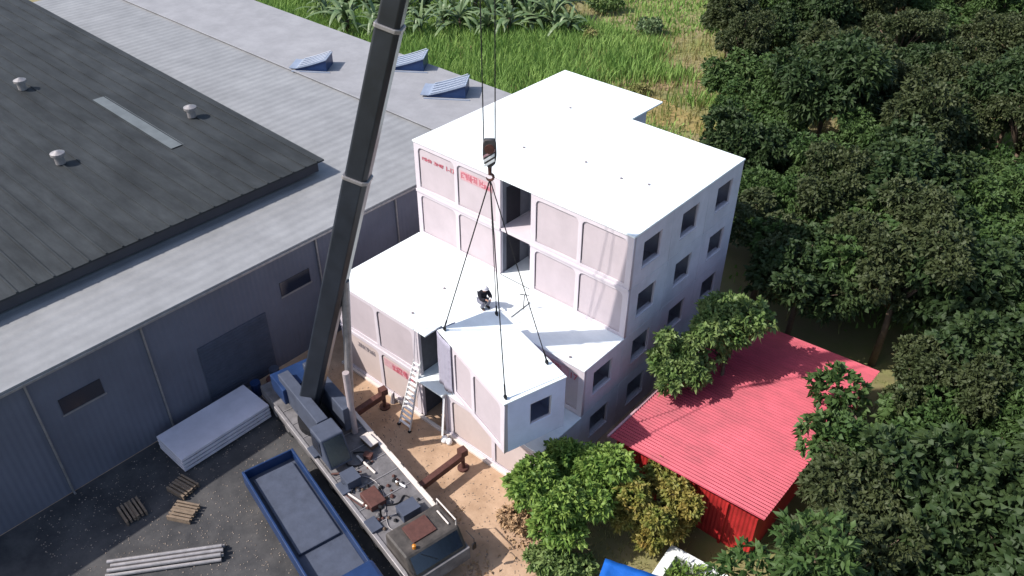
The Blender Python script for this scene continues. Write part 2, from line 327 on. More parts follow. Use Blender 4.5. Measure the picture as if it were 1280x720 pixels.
# tag line, T bar and dust marks on terrace
t = empty('roofing_tool', (-5.25, -1.55, 6.10), 0, 'thin T-handled tool lying on the white terrace roof beside a bar', 'tool')
MB().tube([(0, 0, .015), (.05, .0, .95)], .025, 6).tube([(-.18, -.12, .95), (.25, .14, .95)], .025, 6).build('handle', M_black, t)
MB().tube([(-.02, -.95, .03), (-.1, .65, .03)], .022, 6).build('bar', M_black, t)

# ------------------------------------------------------------------ SUSPENDED MODULE
sm = empty('hanging_module', (-5.85, -7.04, 4.66), -.279, 'white roofed concrete room module hanging tilted in slings above the ground floor', 'building module')
L_, W_ = 5.84, 3.23
e = sm
b = MB(); b.box(0, L_ - .1, .2, W_, 0, .1).box(0, L_ - .1, .2, W_, 2.9, 2.99).box(0, .1, .2, W_, .1, 2.9).box(.1, L_ - .1, W_ - .1, W_, .1, 2.9)
b.build('shell', M_endb, e)
front_plate(e, 1.15, L_, 0, 0, 3, [3.1], M_wall, M_trim, shade_m=M_lipshade)
plate('end_wall', M_endb, e, rrect(.2, W_, 0, 3), [rrect(1.35, 2.5, 1.1, 2.35)], .1, (L_ - .1, 0, 0), Y, Z, .01)
f = MB(); q = .05; f.box(L_ - .12, L_ - .03, 1.35, 1.4, 1.1, 2.35).box(L_ - .12, L_ - .03, 2.45, 2.5, 1.1, 2.35).box(L_ - .12, L_ - .03, 1.4, 2.45, 1.1, 1.15).box(L_ - .12, L_ - .03, 1.4, 2.45, 2.3, 2.35)
f.build('window_frame', M_trim, e)
MB().box(-.03, L_ + .03, -.03, W_ + .03, 3.0, 3.07).build('roof_slab', M_roof, e, .015)
# wrap sheet hanging over the open stair end
vs = []; fs = []; nx, nz = 26, 10
path = [(-.12, 1.0), (-.1, .1), (.0, -.07), (.5, -.1), (1.3, -.06)]
def pathpt(s):
    s *= len(path) - 1; i = min(int(s), len(path) - 2); t_ = s - i
    return (path[i][0] * (1 - t_) + path[i + 1][0] * t_, path[i][1] * (1 - t_) + path[i + 1][1] * t_)
for j in range(nz + 1):
    for i in range(nx + 1):
        px, py = pathpt(i / nx); wv = .045 * math.sin(i * 1.15 + .4 * math.sin(j * .9)) * (1 - .5 * j / nz)
        vs.append((px - wv * .5, py - abs(wv), -.12 + .1 * math.sin(i * .8) * (1 - j / nz) + (3.06 + .12) * j / nz))
for j in range(nz):
    for i in range(nx): fs.append((j * (nx + 1) + i, j * (nx + 1) + i + 1, (j + 1) * (nx + 1) + i + 1, (j + 1) * (nx + 1) + i))
o = MB().add(vs, fs).build('wrap_sheet', M_sheet, e, smooth=True); md = o.modifiers.new('s', 'SOLIDIFY'); md.thickness = .008
lugs = [(.18, .25), (L_ - .25, .22), (L_ - 1.15, W_ - .25), (.5, W_ - .3)]
for lx, ly in lugs:
    MB().box(lx - .09, lx + .09, ly - .03, ly + .03, 3.07, 3.24).cyl((lx, ly - .06, 3.2), (lx, ly + .06, 3.2), .07, 10).build('lifting_lug', M_black, e)
# hook, slings
HK = Vector((-2.85, -6.53, 17.75))
def sm2w(p):
    c, s = math.cos(-.279), math.sin(-.279); return Vector((-5.85 + p[0] * c - p[1] * s, -7.04 + p[0] * s + p[1] * c, 4.66 + p[2]))
HS = .64
hk = empty('crane_hook', HK, 0, 'heavy dark hook block with pale diagonal warning stripes hanging over the module', 'crane hook')
prof = [(.0, -.9), (.34, -.55), (.42, .0), (.40, .75), (.28, 1.02), (-.28, 1.02), (-.40, .75), (-.42, .0), (-.34, -.55)]
hk.scale = (HS,) * 3
dv = Vector((R_.x, R_.y, 0)).normalized(); nv = Vector((dv.y, -dv.x, 0))
plate('block', mat('dark_grey_block', (.06, .055, .055), .5, .3), hk, prof, [], .34, -nv * .17, dv, Z, .04)
for k in range(2):
    o_ = nv * .175
    plate('warning_stripe', M_white, hk, [(-.36, -.28 - .34 * k), (-.36, -.46 - .34 * k) if k == 0 else (-.3, -.74), (.3, -.02 - .34 * k), (.3, .18 - .34 * k)], [], .02, o_, dv, Z, .002)
plate('warning_stripe', M_pink, hk, [(-.38, .0), (-.38, -.14), (.34, .3), (.34, .46)], [], .02, nv * .175, dv, Z, .002)
MB().cyl(nv * .24 + Vector((0, 0, .45)), -nv * .24 + Vector((0, 0, .45)), .3, 20).build('sheave', M_brown, hk)
MB().tube([(0, 0, -.85), (0, 0, -1.35)], [.13, .11], 10).build('shank', M_brown, hk)
hp = [Vector((0, 0, -1.3)) + dv * (.22 * math.sin(a)) + Vector((0, 0, -.22 + .22 * math.cos(a))) for a in np.linspace(0, 4.6, 12)]
MB().tube(hp, [.09] * 9 + [.07, .05, .03], 8).build('hook', M_brown, hk)
att = HK + Vector((0, 0, -1.68 * HS))
for i, (lx, ly) in enumerate(lugs):
    w_ = sm2w((lx, ly, 3.22)); far = (w_ - att); 
    st = MB().tube([att, w_], .028 if i in (0, 1) else .022, 6)
    lab = ['black wire sling running down to the wrapped left corner of the hanging module', 'black wire sling running down to the front corner of the hanging module', 'thin black wire sling running down to the right rear corner of the hanging module', 'thin wire sling running past the worker to the hanging module rear left corner'][i]
    s_ = st.build('sling', M_black, None); tag(s_, lab, 'sling', 'slings from the hook to the hanging module')
    d_ = (w_ - att).normalized(); MB().tube([w_ - d_ * .55, w_ - d_ * .05], .042, 8).build('turnbuckle', M_black, s_)
# ------------------------------------------------------------------ CRANE
TIP = Vector((-2.85, -6.53, 34.24)); PIV = Vector((-11.1, -11.15, 3.2)); BD = (TIP - PIV).normalized()
ca = -0.185; cdv = Vector((math.cos(ca), math.sin(ca), 0)); csv = Vector((-math.sin(ca), math.cos(ca), 0))
OR = Vector((-8.83, -9.86, 0))       # far top edge start of the deck
cr = empty('mobile_crane', OR, ca, 'dusty grey truck crane with long black telescopic boom raised over the yard', 'crane')
Dk = 1.55
MB().box(-6, 9.4, -3.0, -.02, .75, Dk).build('carrier_deck', M_deck, cr, .03)
MB().box(-4, 6.9, -.12, .12, Dk - .28, Dk + .10).build('deck_edge', M_deckl, cr, .03)
MB().box(-4, 9.2, -3.12, -2.92, Dk - .22, Dk + .06).build('deck_edge', M_steel, cr, .03)
for xx in (-4.6, -3.2, 1.6, 4.6, 5.9):
    for yy in (-.25, -2.75):
        wb = MB().cyl((xx, yy - .16, .55), (xx, yy + .16, .55), .55, 22).build('wheel', M_rubber, cr, .04)
        MB().cyl((xx, yy - .18, .55), (xx, yy + .18, .55), .26, 14).build('rim', M_steel, wb)
# carrier cab at the front, dusty tan with rail
cb = MB(); cb.add([(7.0, -2.9, .8), (9.3, -2.9, .8), (9.3, -.1, .8), (7.0, -.1, .8), (7.0, -2.9, 2.35), (8.7, -2.9, 2.45), (8.7, -.1, 2.45), (7.0, -.1, 2.35), (9.3, -2.9, 1.6), (9.3, -.1, 1.6)],
   [(0, 3, 2, 1), (4, 5, 6, 7), (0, 1, 8, 5, 4), (2, 3, 7, 6, 9), (0, 4, 7, 3), (1, 2, 9, 8), (8, 9, 6, 5)])
cbo = cb.build('driver_cab', mat('dull_brown_grey_paint', (.075, .065, .058), .5, .3, 2, .2, wear=(.4, (2, 2, 1))), cr, .12)
MB().add([(8.78, -2.7, 2.36), (8.78, -.3, 2.36), (9.25, -.3, 1.72), (9.25, -2.7, 1.72)], [(0, 1, 2, 3)]).build('windscreen', M_glass, cbo)
MB().tube([(7.1, -.2, 2.38), (7.1, -.2, 2.75), (8.6, -.2, 2.8), (8.6, -.2, 2.45)], .035, 6).tube([(7.5, -.45, 2.5), (8.4, -.45, 2.5)], .04, 6).build('grab_rail', M_deckl, cbo)
MB().box(7.3, 8.3, -2.2, -1.0, 2.40, 2.50).build('roof_hatch', M_brown, cbo, .02)
MB().tube([(8.5, -2.3, 2.45), (8.5, -2.3, 2.62), (8.5, -2.3, 2.66)], [.09, .09, .02], 12).build('beacon', mat('amber_lens', (.5, .18, .02), .3), cbo)
for yy in (-3.15, .12):
    MB().tube([(8.9, yy * .97, 2.1), (9.5, yy, 2.15), (9.5, yy, 1.8)], .02, 6).build('mirror_arm', M_black, cbo); MB().box(9.46, 9.54, yy - .1, yy + .1, 1.45, 1.85).build('mirror', M_black, cbo, .02)
for yy in (-2.6, -.5): MB().cyl((9.28, yy, 1.2), (9.34, yy, 1.2), .12, 14).build('headlight', M_white, cbo)
MB().tube([(8.85, -2.2, 2.31), (9.2, -1.6, 1.85)], .012, 5).build('wiper', M_black, cbo)
for x in np.arange(-3.4, 6.8, 1.15): MB().box(x, x + .05, -2.9, -.14, Dk + .001, Dk + .03).build('deck_rib', M_steel, cr)
for x in (-.2, 2.7, 5.4): MB().box(x, x + .8, -3.1, -2.55, Dk + .004, Dk + .16).build('locker', M_slate, cr, .02)
MB().box(4.0, 5.1, -2.5, -1.7, Dk + .004, Dk + .34).build('engine_cover', M_brown, cr, .04)
MB().tube([(5.6, -2.3, Dk), (5.6, -2.3, Dk + .8), (5.9, -2.3, Dk + 1.0)], .07, 8).build('exhaust', M_black, cr)
for xx in (.9, 2.2, 3.5, 5.0, 6.3): MB().tube([(xx, .06, Dk + .1), (xx, .06, Dk + .16), (xx + .25, .06, Dk + .16), (xx + .25, .06, Dk + .1)], .015, 5).build('cleat', M_black, cr)
# slewing house + operator cab
MB().cyl((-1.6, -1.5, Dk), (-1.6, -1.5, Dk + .35), 1.25, 28).build('turntable', M_black, cr)
MB().box(-4.2, .2, -2.5, -1.9, Dk + .36, 3.4).box(-4.2, .2, -1.1, -.5, Dk + .36, 3.4).build('slewing_frame', M_slate, cr, .04)
MB().box(-4.9, -3.3, -2.7, -.3, 2.0, 3.0).build('counterweight', M_navy, cr, .05)
oc = MB().add([(.25, -2.95, 1.95), (2.1, -2.95, 1.95), (2.1, -1.75, 1.95), (.25, -1.75, 1.95), (.25, -2.95, 3.4), (1.4, -2.95, 3.4), (1.4, -1.75, 3.4), (.25, -1.75, 3.4)],
   [(0, 3, 2, 1), (4, 5, 6, 7), (0, 1, 5, 4), (1, 2, 6, 5), (2, 3, 7, 6), (3, 0, 4, 7)]).build('operator_cab', M_slate, cr, .06)
MB().add([(2.07, -2.85, 2.1), (2.07, -1.85, 2.1), (1.46, -1.85, 3.32), (1.46, -2.85, 3.32)], [(0, 1, 2, 3)]).build('windscreen', M_glass, oc).location = (.02, 0, .01)
MB().box(.4, 1.3, -2.985, -2.955, 2.3, 3.2).build('side_window', M_glass, oc, .01)
# post on deck
MB().cyl((.15, -.62, Dk), (.15, -.62, 5.6), .17, 16).build('post', mat('pinkish_grey_paint', (.36, .30, .30), .6, .1), cr)
# outriggers
def crl(p):   # world -> crane local
    v = Vector(p) - OR; return Vector((v.dot(cdv), v.dot(csv), v.z))
for (a, b) in (((-10.30, -9.9, .98), (-10.26, -7.35, .98)), ((-4.1, -10.9, .98), (-3.97, -7.62, .98))):
    a = crl(a); b = crl(b)
    og = empty('outrigger', (0, 0, 0), parent=cr)
    MB().beam(a, b, .34, .36).build('beam', M_brown, og, .03)
    MB().cyl((b.x, b.y, .1), (b.x, b.y, 1.35), .11, 14).box(b.x - .2, b.x + .2, b.y - .2, b.y + .2, 1.02, 1.42).build('jack', M_brown, og)
    MB().cyl((b.x, b.y, .02), (b.x, b.y, .1), .3, 18).build('foot_pad', M_brown, og)
# boom in world coords under crane empty -> inverse transform by placing child with matrix
def wchild(mb, name, m, parent, **k):
    o = mb.build(name, m, None, **k); o.parent = parent; bpy.context.view_layer.update(); o.matrix_parent_inverse = parent.matrix_world.inverted(); return o
bpy.context.view_layer.update()
bl_up = Vector((0, 0, 1)); LEN = (TIP - PIV).length
def boomsec(s0, s1, wd, ht):
    a = PIV + BD * s0; b = PIV + BD * s1; r = BD.cross(Vector((0, 0, 1))).normalized(); u = r.cross(BD)
    pr = [(-.5, -.32), (-.3, -.5), (.3, -.5), (.5, -.32), (.5, .42), (.42, .5), (-.42, .5), (-.5, .42)]
    vs = [c + r * (x * wd) + u * (y * ht) for c in (a, b) for x, y in pr]; n = 8
    return MB().add(vs, [tuple(range(8)), tuple(range(15, 7, -1))] + [(i, (i + 1) % n, n + (i + 1) % n, n + i) for i in range(n)])
secs = [(-1.2, 13.6, .92, 1.02), (13.3, 20.2, .84, .94), (19.9, 27.5, .77, .86), (27.2, LEN, .68, .76)]
for s0, s1, wd, ht in secs: 
    bo = wchild(boomsec(s0, s1, wd, ht), 'boom_section', M_boom, cr, bevel=.03)
for s1, wd, ht in ((13.6, 1.0, 1.1), (20.2, .92, 1.02), (27.5, .84, .94)):
    wchild(boomsec(s1 - .14, s1 + .02, wd, ht), 'boom_collar', M_steel, cr, bevel=.02)
r_ = BD.cross(Vector((0, 0, 1))).normalized(); u_ = r_.cross(BD)
for s_, sd in ((16.5, .3), (12.2, .3), (23.0, -.2)):
    p = PIV + BD * s_ + u_ * .46 - r_ * sd; wchild(MB().box(p.x - .06, p.x + .06, p.y - .06, p.y + .06, p.z - .03, p.z + .2), 'bracket', M_deckl, cr)
# hydraulic hose and guy lines along the boom
pts = [PIV + BD * s - r_ * (1.05 + .1 * math.sin(s)) + u_ * .35 for s in np.linspace(2, LEN - 1, 20)]
wchild(MB().tube(pts, .022, 5), 'guy_wire', M_black, cr)
pts = [PIV + BD * s - r_ * 1.45 + u_ * .1 for s in np.linspace(2, LEN - 1, 8)]
wchild(MB().tube(pts, .022, 5), 'guy_wire', M_black, cr)
# lift cylinder
wchild(MB().tube([PIV + Vector((1.7, .95, -1.2)), PIV + BD * 8 - u_ * .4], .2, 14), 'lift_cylinder', M_steel, cr)
wchild(MB().cyl(TIP + r_ * .4, TIP - r_ * .4, .5, 24), 'head_sheave', M_steel, cr)
for sd, nm in ((-.27, 'left'), (.27, 'right')):
    a = TIP + dv * sd * 1.2; b = HK + Vector((0, 0, .5)) + dv * sd * .8
    o = MB().tube([a, b], .022, 6).build('hoist_rope', M_black, None)
    tag(o, nm + ' of the two parallel black hoist ropes running straight up from the hook block', 'rope', 'hoist ropes')
# clutter on deck : crates, hoses, bars (things)
def w2(p): return OR + cdv * p[0] + csv * p[1] + Vector((0, 0, p[2]))
def box_thing(name, lab, cat, p, sx, sy, sz, m, rz=0, group=None, lidm=None):
    t = empty(name, w2(p), ca + rz, lab, cat, group)
    MB().box(-sx / 2, sx / 2, -sy / 2, sy / 2, 0, sz).build('body', m, t, .02)
    MB().box(-sx / 2 - .02, sx / 2 + .02, -sy / 2 - .02, sy / 2 + .02, sz + .002, sz + .05).build('lid', lidm or m, t, .012)
    MB().tube([(-.1, -sy / 2 - .03, sz * .6), (-.1, -sy / 2 - .08, sz * .6), (.1, -sy / 2 - .08, sz * .6), (.1, -sy / 2 - .03, sz * .6)], .012, 6).build('handle', M_black, t)
    return t
dz = Dk + .006
box_thing('tool_box', 'pale tan open work box lying along the crane deck edge', 'tool box', (1.3, -.42, dz), .9, .45, .25, M_gold, .1, lidm=M_deckl)
box_thing('tool_box', 'small reddish brown box on the crane deck near the pale edge', 'tool box', (2.1, -.95, dz), .4, .3, .22, M_brown, .6)
box_thing('tool_box', 'dark steel chest on the crane deck beside the driver cab', 'tool box', (6.2, -1.2, dz), .7, .9, .5, M_slate, 0)
box_thing('tool_box', 'blue grey cabinet across the crane deck behind the operator cab', 'tool box', (3.0, -2.4, dz), .8, .7, .55, M_slate, 0)
def hose(lab, pts, r=.035, m=M_black, name='hose'):
    P = [w2(p) for p in pts]; out = []
    for i in range(len(P) - 1):
        p0 = P[max(i - 1, 0)]; p1 = P[i]; p2 = P[i + 1]; p3 = P[min(i + 2, len(P) - 1)]
        for t_ in np.linspace(0, 1, 6, endpoint=False): out.append(.5 * ((2 * p1) + (p2 - p0) * t_ + (2 * p0 - 5 * p1 + 4 * p2 - p3) * t_ ** 2 + (3 * p1 - p0 - 3 * p2 + p3) * t_ ** 3))
    out.append(P[-1]); return tag(MB().tube(out, r, 7).build(name, m, None, smooth=True), lab, name)
hose('black hose bent in an S across the middle of the grey crane deck', [(3.3, -2.6, dz + .05), (4.0, -1.9, dz + .05), (4.9, -2.0, dz + .05), (5.4, -1.3, dz + .05), (5.2, -.8, dz + .05), (5.9, -.6, dz + .05)])
hose('looped black hose beside the operator cab of the crane', [(1.4, -1.4, dz + .05), (1.9, -1.0, dz + .2), (2.3, -1.5, dz + .05), (1.9, -2.0, dz + .05), (1.3, -1.7, dz + .1)], .04)
hose('thin grey cable lying loose along the crane deck', [(2.2, -2.7, dz + .03), (3.2, -1.6, dz + .03), (4.4, -1.5, dz + .03), (6.2, -2.3, dz + .03), (6.8, -2.0, dz + .03)], .025, M_steel, 'cable')
labs = ['long pale tube lying beside the tan box on the crane deck', 'rusty bar lying across the rear of the crane deck', 'short white pipe near the black hose on the crane deck', 'dark steel bar leaning over the crane deck junk pile', 'pale timber lath beside the blue grey cabinet on the crane deck', 'rusty reinforcing bar under the pale timber lath on the deck']
bars = [((1.7, -1.35, dz + .06), (3.2, -1.2, dz + .06), .06, M_deckl), ((2.0, -2.9, dz + .1), (3.0, -1.8, dz + .4), .05, M_brown), ((4.2, -.7, dz + .05), (4.8, -.5, dz + .05), .05, M_white),
        ((2.4, -2.0, dz + .3), (3.6, -2.7, dz + .1), .04, M_black), ((2.9, -3.0, dz + .05), (4.7, -2.5, dz + .05), .05, M_deckl), ((3.4, -3.0, dz + .05), (4.6, -2.7, dz + .05), .03, M_brown)]
for (a, b, r, m), lb in zip(bars, labs): tag(MB().tube([w2(a), w2(b)], r, 8).build('bar', m, None), lb, 'bar', 'loose bars and pipes on the crane deck')
for i in range(46):   # fist-sized rubble on the deck
    p = w2((random.uniform(2.2, 6.4), random.uniform(-2.7, -.4), dz + .03)); r = random.uniform(.05, .13)
    mb = MB(); mb.tube([p + Vector((0, 0, -.04)), p + Vector((.02, 0, .02)), p + Vector((0, .01, r))], [r, r * 1.1, r * .4], 6)
    tag(mb.build('rubble', random.choice([M_deck, M_brown, M_gold, M_black]), None), 'small lump of rubble or scrap lying on the grey crane deck', 'rubble', 'scrap lumps on the crane deck')
# second vehicle in front: navy dropside truck
nv_ = empty('parked_truck', w2((3.4, -5.1, 0)), ca - .03, 'navy blue dropside truck with dusty blue grey bed, parked alongside the crane', 'truck')
MB().box(-4.0, 4.4, -1.2, 1.2, 1.0, 1.2).build('bed', M_slate, nv_, .02)
MB().box(-4.05, 4.45, 1.2, 1.32, .9, 1.75).box(-4.05, 4.45, -1.32, -1.2, .9, 1.75).box(-4.05, -3.95, -1.2, 1.2, .9, 1.75).build('dropside', M_navy, nv_, .03)
MB().box(4.5, 6.3, -1.2, 1.2, .7, 2.7).build('cab', M_navy, nv_, .18)
for xx in (-2.8, -1.7, 5.2):
    for yy in (-1.0, 1.0):
        wb = MB().cyl((xx, yy - .14, .5), (xx, yy + .14, .5), .5, 20).build('wheel', M_rubber, nv_, .03); MB().cyl((xx, yy - .16, .5), (xx, yy + .16, .5), .22, 12).build('rim', M_steel, wb)
MB().box(-3.6, 1.6, -1.0, 1.05, 1.21, 1.36).build('load_sheet', M_slate, nv_, .05)

def stack(name, lab, cat, x, y, rz, fn, group=None):
    t = empty(name, (x, y, .02), rz, lab, cat, group); fn(t); return t
def pallet(t):
    for z in (0, .16):
        for i in range(6): MB().box(-.6, .6, -.5 + i * .18, -.5 + i * .18 + .1, z + .1, z + .125).build('board', M_pal, t)
        for yy in (-.5, -.02, .42): MB().box(-.6, .6, yy, yy + .08, z, z + .098).build('bearer', M_pal, t)
M_pal = mat('grey_timber', (.19, .14, .10), .9, .25, 4, .3)
for k, (x, y, rz, lab) in enumerate(((-13.4, -17.8, .2, 'grey timber pallet lying nearest the warehouse wall on the dark track'), (-12.0, -18.6, .5, 'grey timber pallet lying alone between the navy truck and the warehouse'), (-13.9, -20.2, -.1, 'grey timber pallet farthest down the dark track'))): stack('pallet', lab, 'pallet', x, y, rz, pallet, 'pallets on the track')
def panels(t):
    for i in range(4): MB().box(-2.6, 2.6, -1.2, 1.2, .12 + i * .24, .28 + i * .24).build('panel', M_endw, t, .015)
    for i in range(4):
        for x in (-1.8, 1.8): MB().box(x - .06, x + .06, -1.15, 1.15, .03 + i * .24, .118 + i * .24).build('batten', M_pal, t)
stack('panel_stack', 'stack of flat concrete wall panels on battens at the foot of the warehouse wall', 'panel stack', -15.4, -14.6, 1.57, panels)
def pipes(t):
    for i, (a, z) in enumerate(((-.36, .1), (-.12, .1), (.12, .1), (.36, .1), (-.24, .3), (0, .3), (.24, .3))): MB().cyl((-2.5 + .1 * (i % 3), a, z), (2.5 + .08 * (i % 2), a, z), .1, 12).build('tube', M_steel, t)
stack('scaffold_tube_stack', 'low stack of dull steel tubes lying along the dark track', 'tube stack', -10.2, -20.6, .9, pipes)
for k, (x, y, m, lab) in enumerate(((-16.4, -11.4, M_navy, 'dark blue steel drum next to the warehouse wall'), (-16.0, -10.6, M_brown, 'rusty brown steel drum next to the warehouse wall'), (-16.6, -10.0, M_slate, 'slate grey steel drum behind the rusty one'))):
    t = empty('drum', (x, y, .01), 0, lab, 'drum', 'steel drums by the warehouse'); MB().cyl((0, 0, 0), (0, 0, .88), .29, 20).build('body', m, t, .02); MB().cyl((0, 0, .875), (0, 0, .9), .26, 20).build('lid', m, t)
# ------------------------------------------------------------------ LADDER
ld = empty('ladder', (-8.2, -7.7, 0), 0, 'pale aluminium ladder with wide white treads leaning into the stair opening', 'ladder')
bL, bR = Vector((-.52, 0, .0)), Vector((.34, -.02, 0)); tL, tR = Vector((-.38, 1.4, 4.0)), Vector((.06, 1.4, 4.0))
MB().beam(bL, tL, .06, .1).build('rail', M_alu, ld, .008); MB().beam(bR, tR, .06, .1).build('rail', M_alu, ld, .008)
for i in range(1, 14):
    t_ = i / 14; a = bL.lerp(tL, t_); b = bR.lerp(tR, t_); MB().beam(a, b, .14, .05, (0, 0, 1)).build('rung', M_white, ld, .006)
for p in (bL, bR): MB().box(p.x - .08, p.x + .08, p.y - .08, p.y + .08, .006, .1).build('foot', M_black, ld, .01)
tag(MB().beam((-6.35, -6.75, 0.02), (-6.22, -6.6, 2.8), .14, .05, (0, 1, 0)).build('board', M_white), 'tall white board standing upright at the left end of the right ground floor wall', 'board')
# plaster splashes and bags near opening
bg_ = MB(); 
for k, (x, y, r) in enumerate(((-6.0, -6.95, .18), (-5.7, -6.9, .14))):
    o = MB().tube([(x, y, .006), (x + .02, y, .12), (x, y + .03, .3), (x, y, .38)], [r, r * 1.2, r * .9, .03], 9).build('sack', M_white, None, smooth=True)
    tag(o, ['larger white sack on the ground against the wall right of the door opening', 'smaller white sack beside the larger one at the foot of the wall'][k], 'sack', 'white sacks by the wall')
tag(MB().tube([(-10.2, -6.8, .006), (-10.22, -6.75, .5), (-10.1, -6.7, .85)], [.16, .1, .02], 7).build('sack', M_grey), 'dark pointed bag standing at the foot of the left ground floor wall', 'bag')

# ------------------------------------------------------------------ PERSON (crouching worker)
def skinned(name, verts, edges, radii, m, parent, sub=2, root=0):
    me = bpy.data.meshes.new(name); me.from_pydata(verts, edges, []); o = bpy.data.objects.new(name, me); COL.objects.link(o)
    me.materials.append(m); o.modifiers.new('skin', 'SKIN'); 
    if not me.skin_vertices: me.attributes
    sv = me.skin_vertices[0].data if me.skin_vertices else None
    if sv:
        for i, r in enumerate(radii): sv[i].radius = (r, r) if not isinstance(r, tuple) else r; sv[i].use_root = (i == root)
    s = o.modifiers.new('sub', 'SUBSURF'); s.levels = sub; s.render_levels = sub
    for p in me.polygons: p.use_smooth = True
    o.parent = parent; return o
pe = empty('person', (-6.95, -2.75, 6.095), -.35, 'crouching worker in black clothes and pale helmet on the white terrace behind the hanging module', 'person')
# local: +x is the direction the worker faces
V = dict(pel=(-.12, 0, .34), w=(-.13, 0, .55), ch=(.0, 0, .82), nk=(.12, 0, .98), hd=(.2, 0, 1.10), tp=(.22, 0, 1.2),
         hl=(-.08, .11, .32), kl=(.3, .16, .5), al=(.08, .14, .08), tl=(.3, .15, .04), hr=(-.08, -.11, .32), kr=(.32, -.16, .46), ar=(.1, -.14, .08), tr=(.32, -.15, .04),
         sl=(.02, .19, .86), el=(.22, .24, .64), wl=(.42, .12, .72), ml=(.5, .08, .74), sr=(.02, -.19, .86), er=(.24, -.24, .62), wr=(.44, -.1, .7), mr=(.52, -.06, .72))
K = list(V); E_ = [('pel', 'w'), ('w', 'ch'), ('ch', 'nk'), ('nk', 'hd'), ('hd', 'tp'), ('pel', 'hl'), ('hl', 'kl'), ('kl', 'al'), ('al', 'tl'), ('pel', 'hr'), ('hr', 'kr'), ('kr', 'ar'), ('ar', 'tr'),
      ('ch', 'sl'), ('sl', 'el'), ('el', 'wl'), ('wl', 'ml'), ('ch', 'sr'), ('sr', 'er'), ('er', 'wr'), ('wr', 'mr')]
Rr = dict(pel=.14, w=.135, ch=.15, nk=.055, hd=.095, tp=.07, hl=.1, kl=.065, al=.045, tl=.04, hr=.1, kr=.065, ar=.045, tr=.04, sl=.065, el=.045, wl=.03, ml=.035, sr=.065, er=.045, wr=.03, mr=.035)
body = skinned('body', [V[k] for k in K], [(K.index(a), K.index(b)) for a, b in E_], [Rr[k] for k in K], M_skin, pe)
def sub(name, keys, m, grow, cut=None):
    ks = [k for k in K if k in keys]; es = [(ks.index(a), ks.index(b)) for a, b in E_ if a in ks and b in ks]
    return skinned(name, [V[k] for k in ks], es, [Rr[k] + grow for k in ks], m, pe)
pe.scale = (1.15,) * 3
sub('jacket', ('pel', 'w', 'ch', 'nk', 'sl', 'el', 'wl', 'sr', 'er', 'wr'), M_cloth, .05)
sub('trousers', ('pel', 'hl', 'kl', 'al', 'hr', 'kr', 'ar'), M_trou, .04)
for s_ in (1, -1): MB().box(.0, .3, s_ * .14 - .05, s_ * .14 + .05, .0, .1).build('shoe', M_black, pe, .03)
hm = MB().tube([(.2, 0, 1.13), (.205, 0, 1.2), (.21, 0, 1.255), (.21, 0, 1.275)], [.135, .125, .08, .02], 16).build('helmet', M_capm, pe, smooth=True)
MB().tube([(.2, 0, 1.125), (.2, 0, 1.14)], [.165, .16], 18).build('brim', M_capm, hm)
fa = MB(); fa.tube([(.285, 0, 1.10), (.315, 0, 1.075)], [.012, .016], 6); fa.build('nose', M_skin, pe)
for s_ in (1, -1):
    MB().tube([(.282, s_ * .035, 1.105), (.292, s_ * .035, 1.105)], .01, 8).build('eye', M_black, pe)
    MB().tube([(.19, s_ * .09, 1.09), (.19, s_ * .11, 1.10)], [.02, .028], 8).build('ear', M_skin, pe)
    for j in range(5):   # fingers
        a = Vector((.53, s_ * .07, .735)); an = (j - 2) * .16
        p1 = a + Vector((.035, (j - 2) * .014, -.005)); p2 = p1 + Vector((.03 - .004 * abs(j - 2), 0, -.02)); p3 = p2 + Vector((.0, 0, -.025))
        MB().tube([a, p1, p2, p3], [.009, .009, .008, .006], 6).build('finger', M_skin, pe)
MB().tube([(.275, -.02, 1.05), (.275, .02, 1.05)], .006, 6).build('mouth', M_red, pe)
# white gloves and small parcel held
MB().tube([(.43, .12, .72), (.5, .08, .74), (.54, .07, .74)], [.035, .05, .03], 8).build('glove', M_white, pe, smooth=True)
tag(MB().tube([(-6.8, -3.0, 6.84), (-6.4, -3.2, 6.7), (-5.6, -3.75, 7.75)], .015, 5).build('tag_line', M_rope), 'thin guide rope held by the crouching worker above the hanging module', 'rope')

# ------------------------------------------------------------------ WAREHOUSE
wh = empty('warehouse', (-17.4, -1.5, 0), 0, 'long low warehouse with pale grey sheet roof beyond the modular building on the left', 'building'); wh.location = (0, 0, 0)
RX = -17.35
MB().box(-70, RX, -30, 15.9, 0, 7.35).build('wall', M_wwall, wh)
MB().box(-70, RX + .25, -30.2, 8.0, 7.40, 7.52).build('roof', M_wroof, wh, .02)
MB().prism([(-70, 8.02), (RX + .1, 8.02), (-20.6, 16.1), (-70, 16.3)], 7.45, 7.62).build('roof', M_wroof2, wh, .02)
MB().box(-70, -17.3, 7.9, 8.12, 7.62, 7.68).build('ridge_strip', M_wroof2, wh, .01)
MB().box(RX + .1, RX + .3, -30.2, 8.0, 7.25, 7.4).build('gutter', M_steel, wh, .02)
for yy in (-27, -21.5, -16, -5.5, 0.5): MB().tube([(RX + .12, yy, 7.3), (RX + .1, yy, 7.0), (RX + .1, yy, .1), (RX + .3, yy, .05)], .055, 8).build('downpipe', M_steel, wh)
rd = MB().box(RX + .004, RX + .05, -13.6, -9.4, 0, 4.2).build('roller_door', M_slate, wh)
for i in range(20): MB().box(RX + .05, RX + .075, -13.5, -9.5, .1 + i * .2, .22 + i * .2).build('door_slat', M_slate, rd)
for yy in (-25.5, -19.5, -7.2): 
    wf_ = MB().box(RX + .004, RX + .04, yy - 1.0, yy + 1.0, 4.6, 5.5).build('window', M_glass, wh); MB().box(RX + .004, RX + .08, yy - 1.06, yy + 1.06, 4.5, 4.59).build('sill', M_steel, wf_)
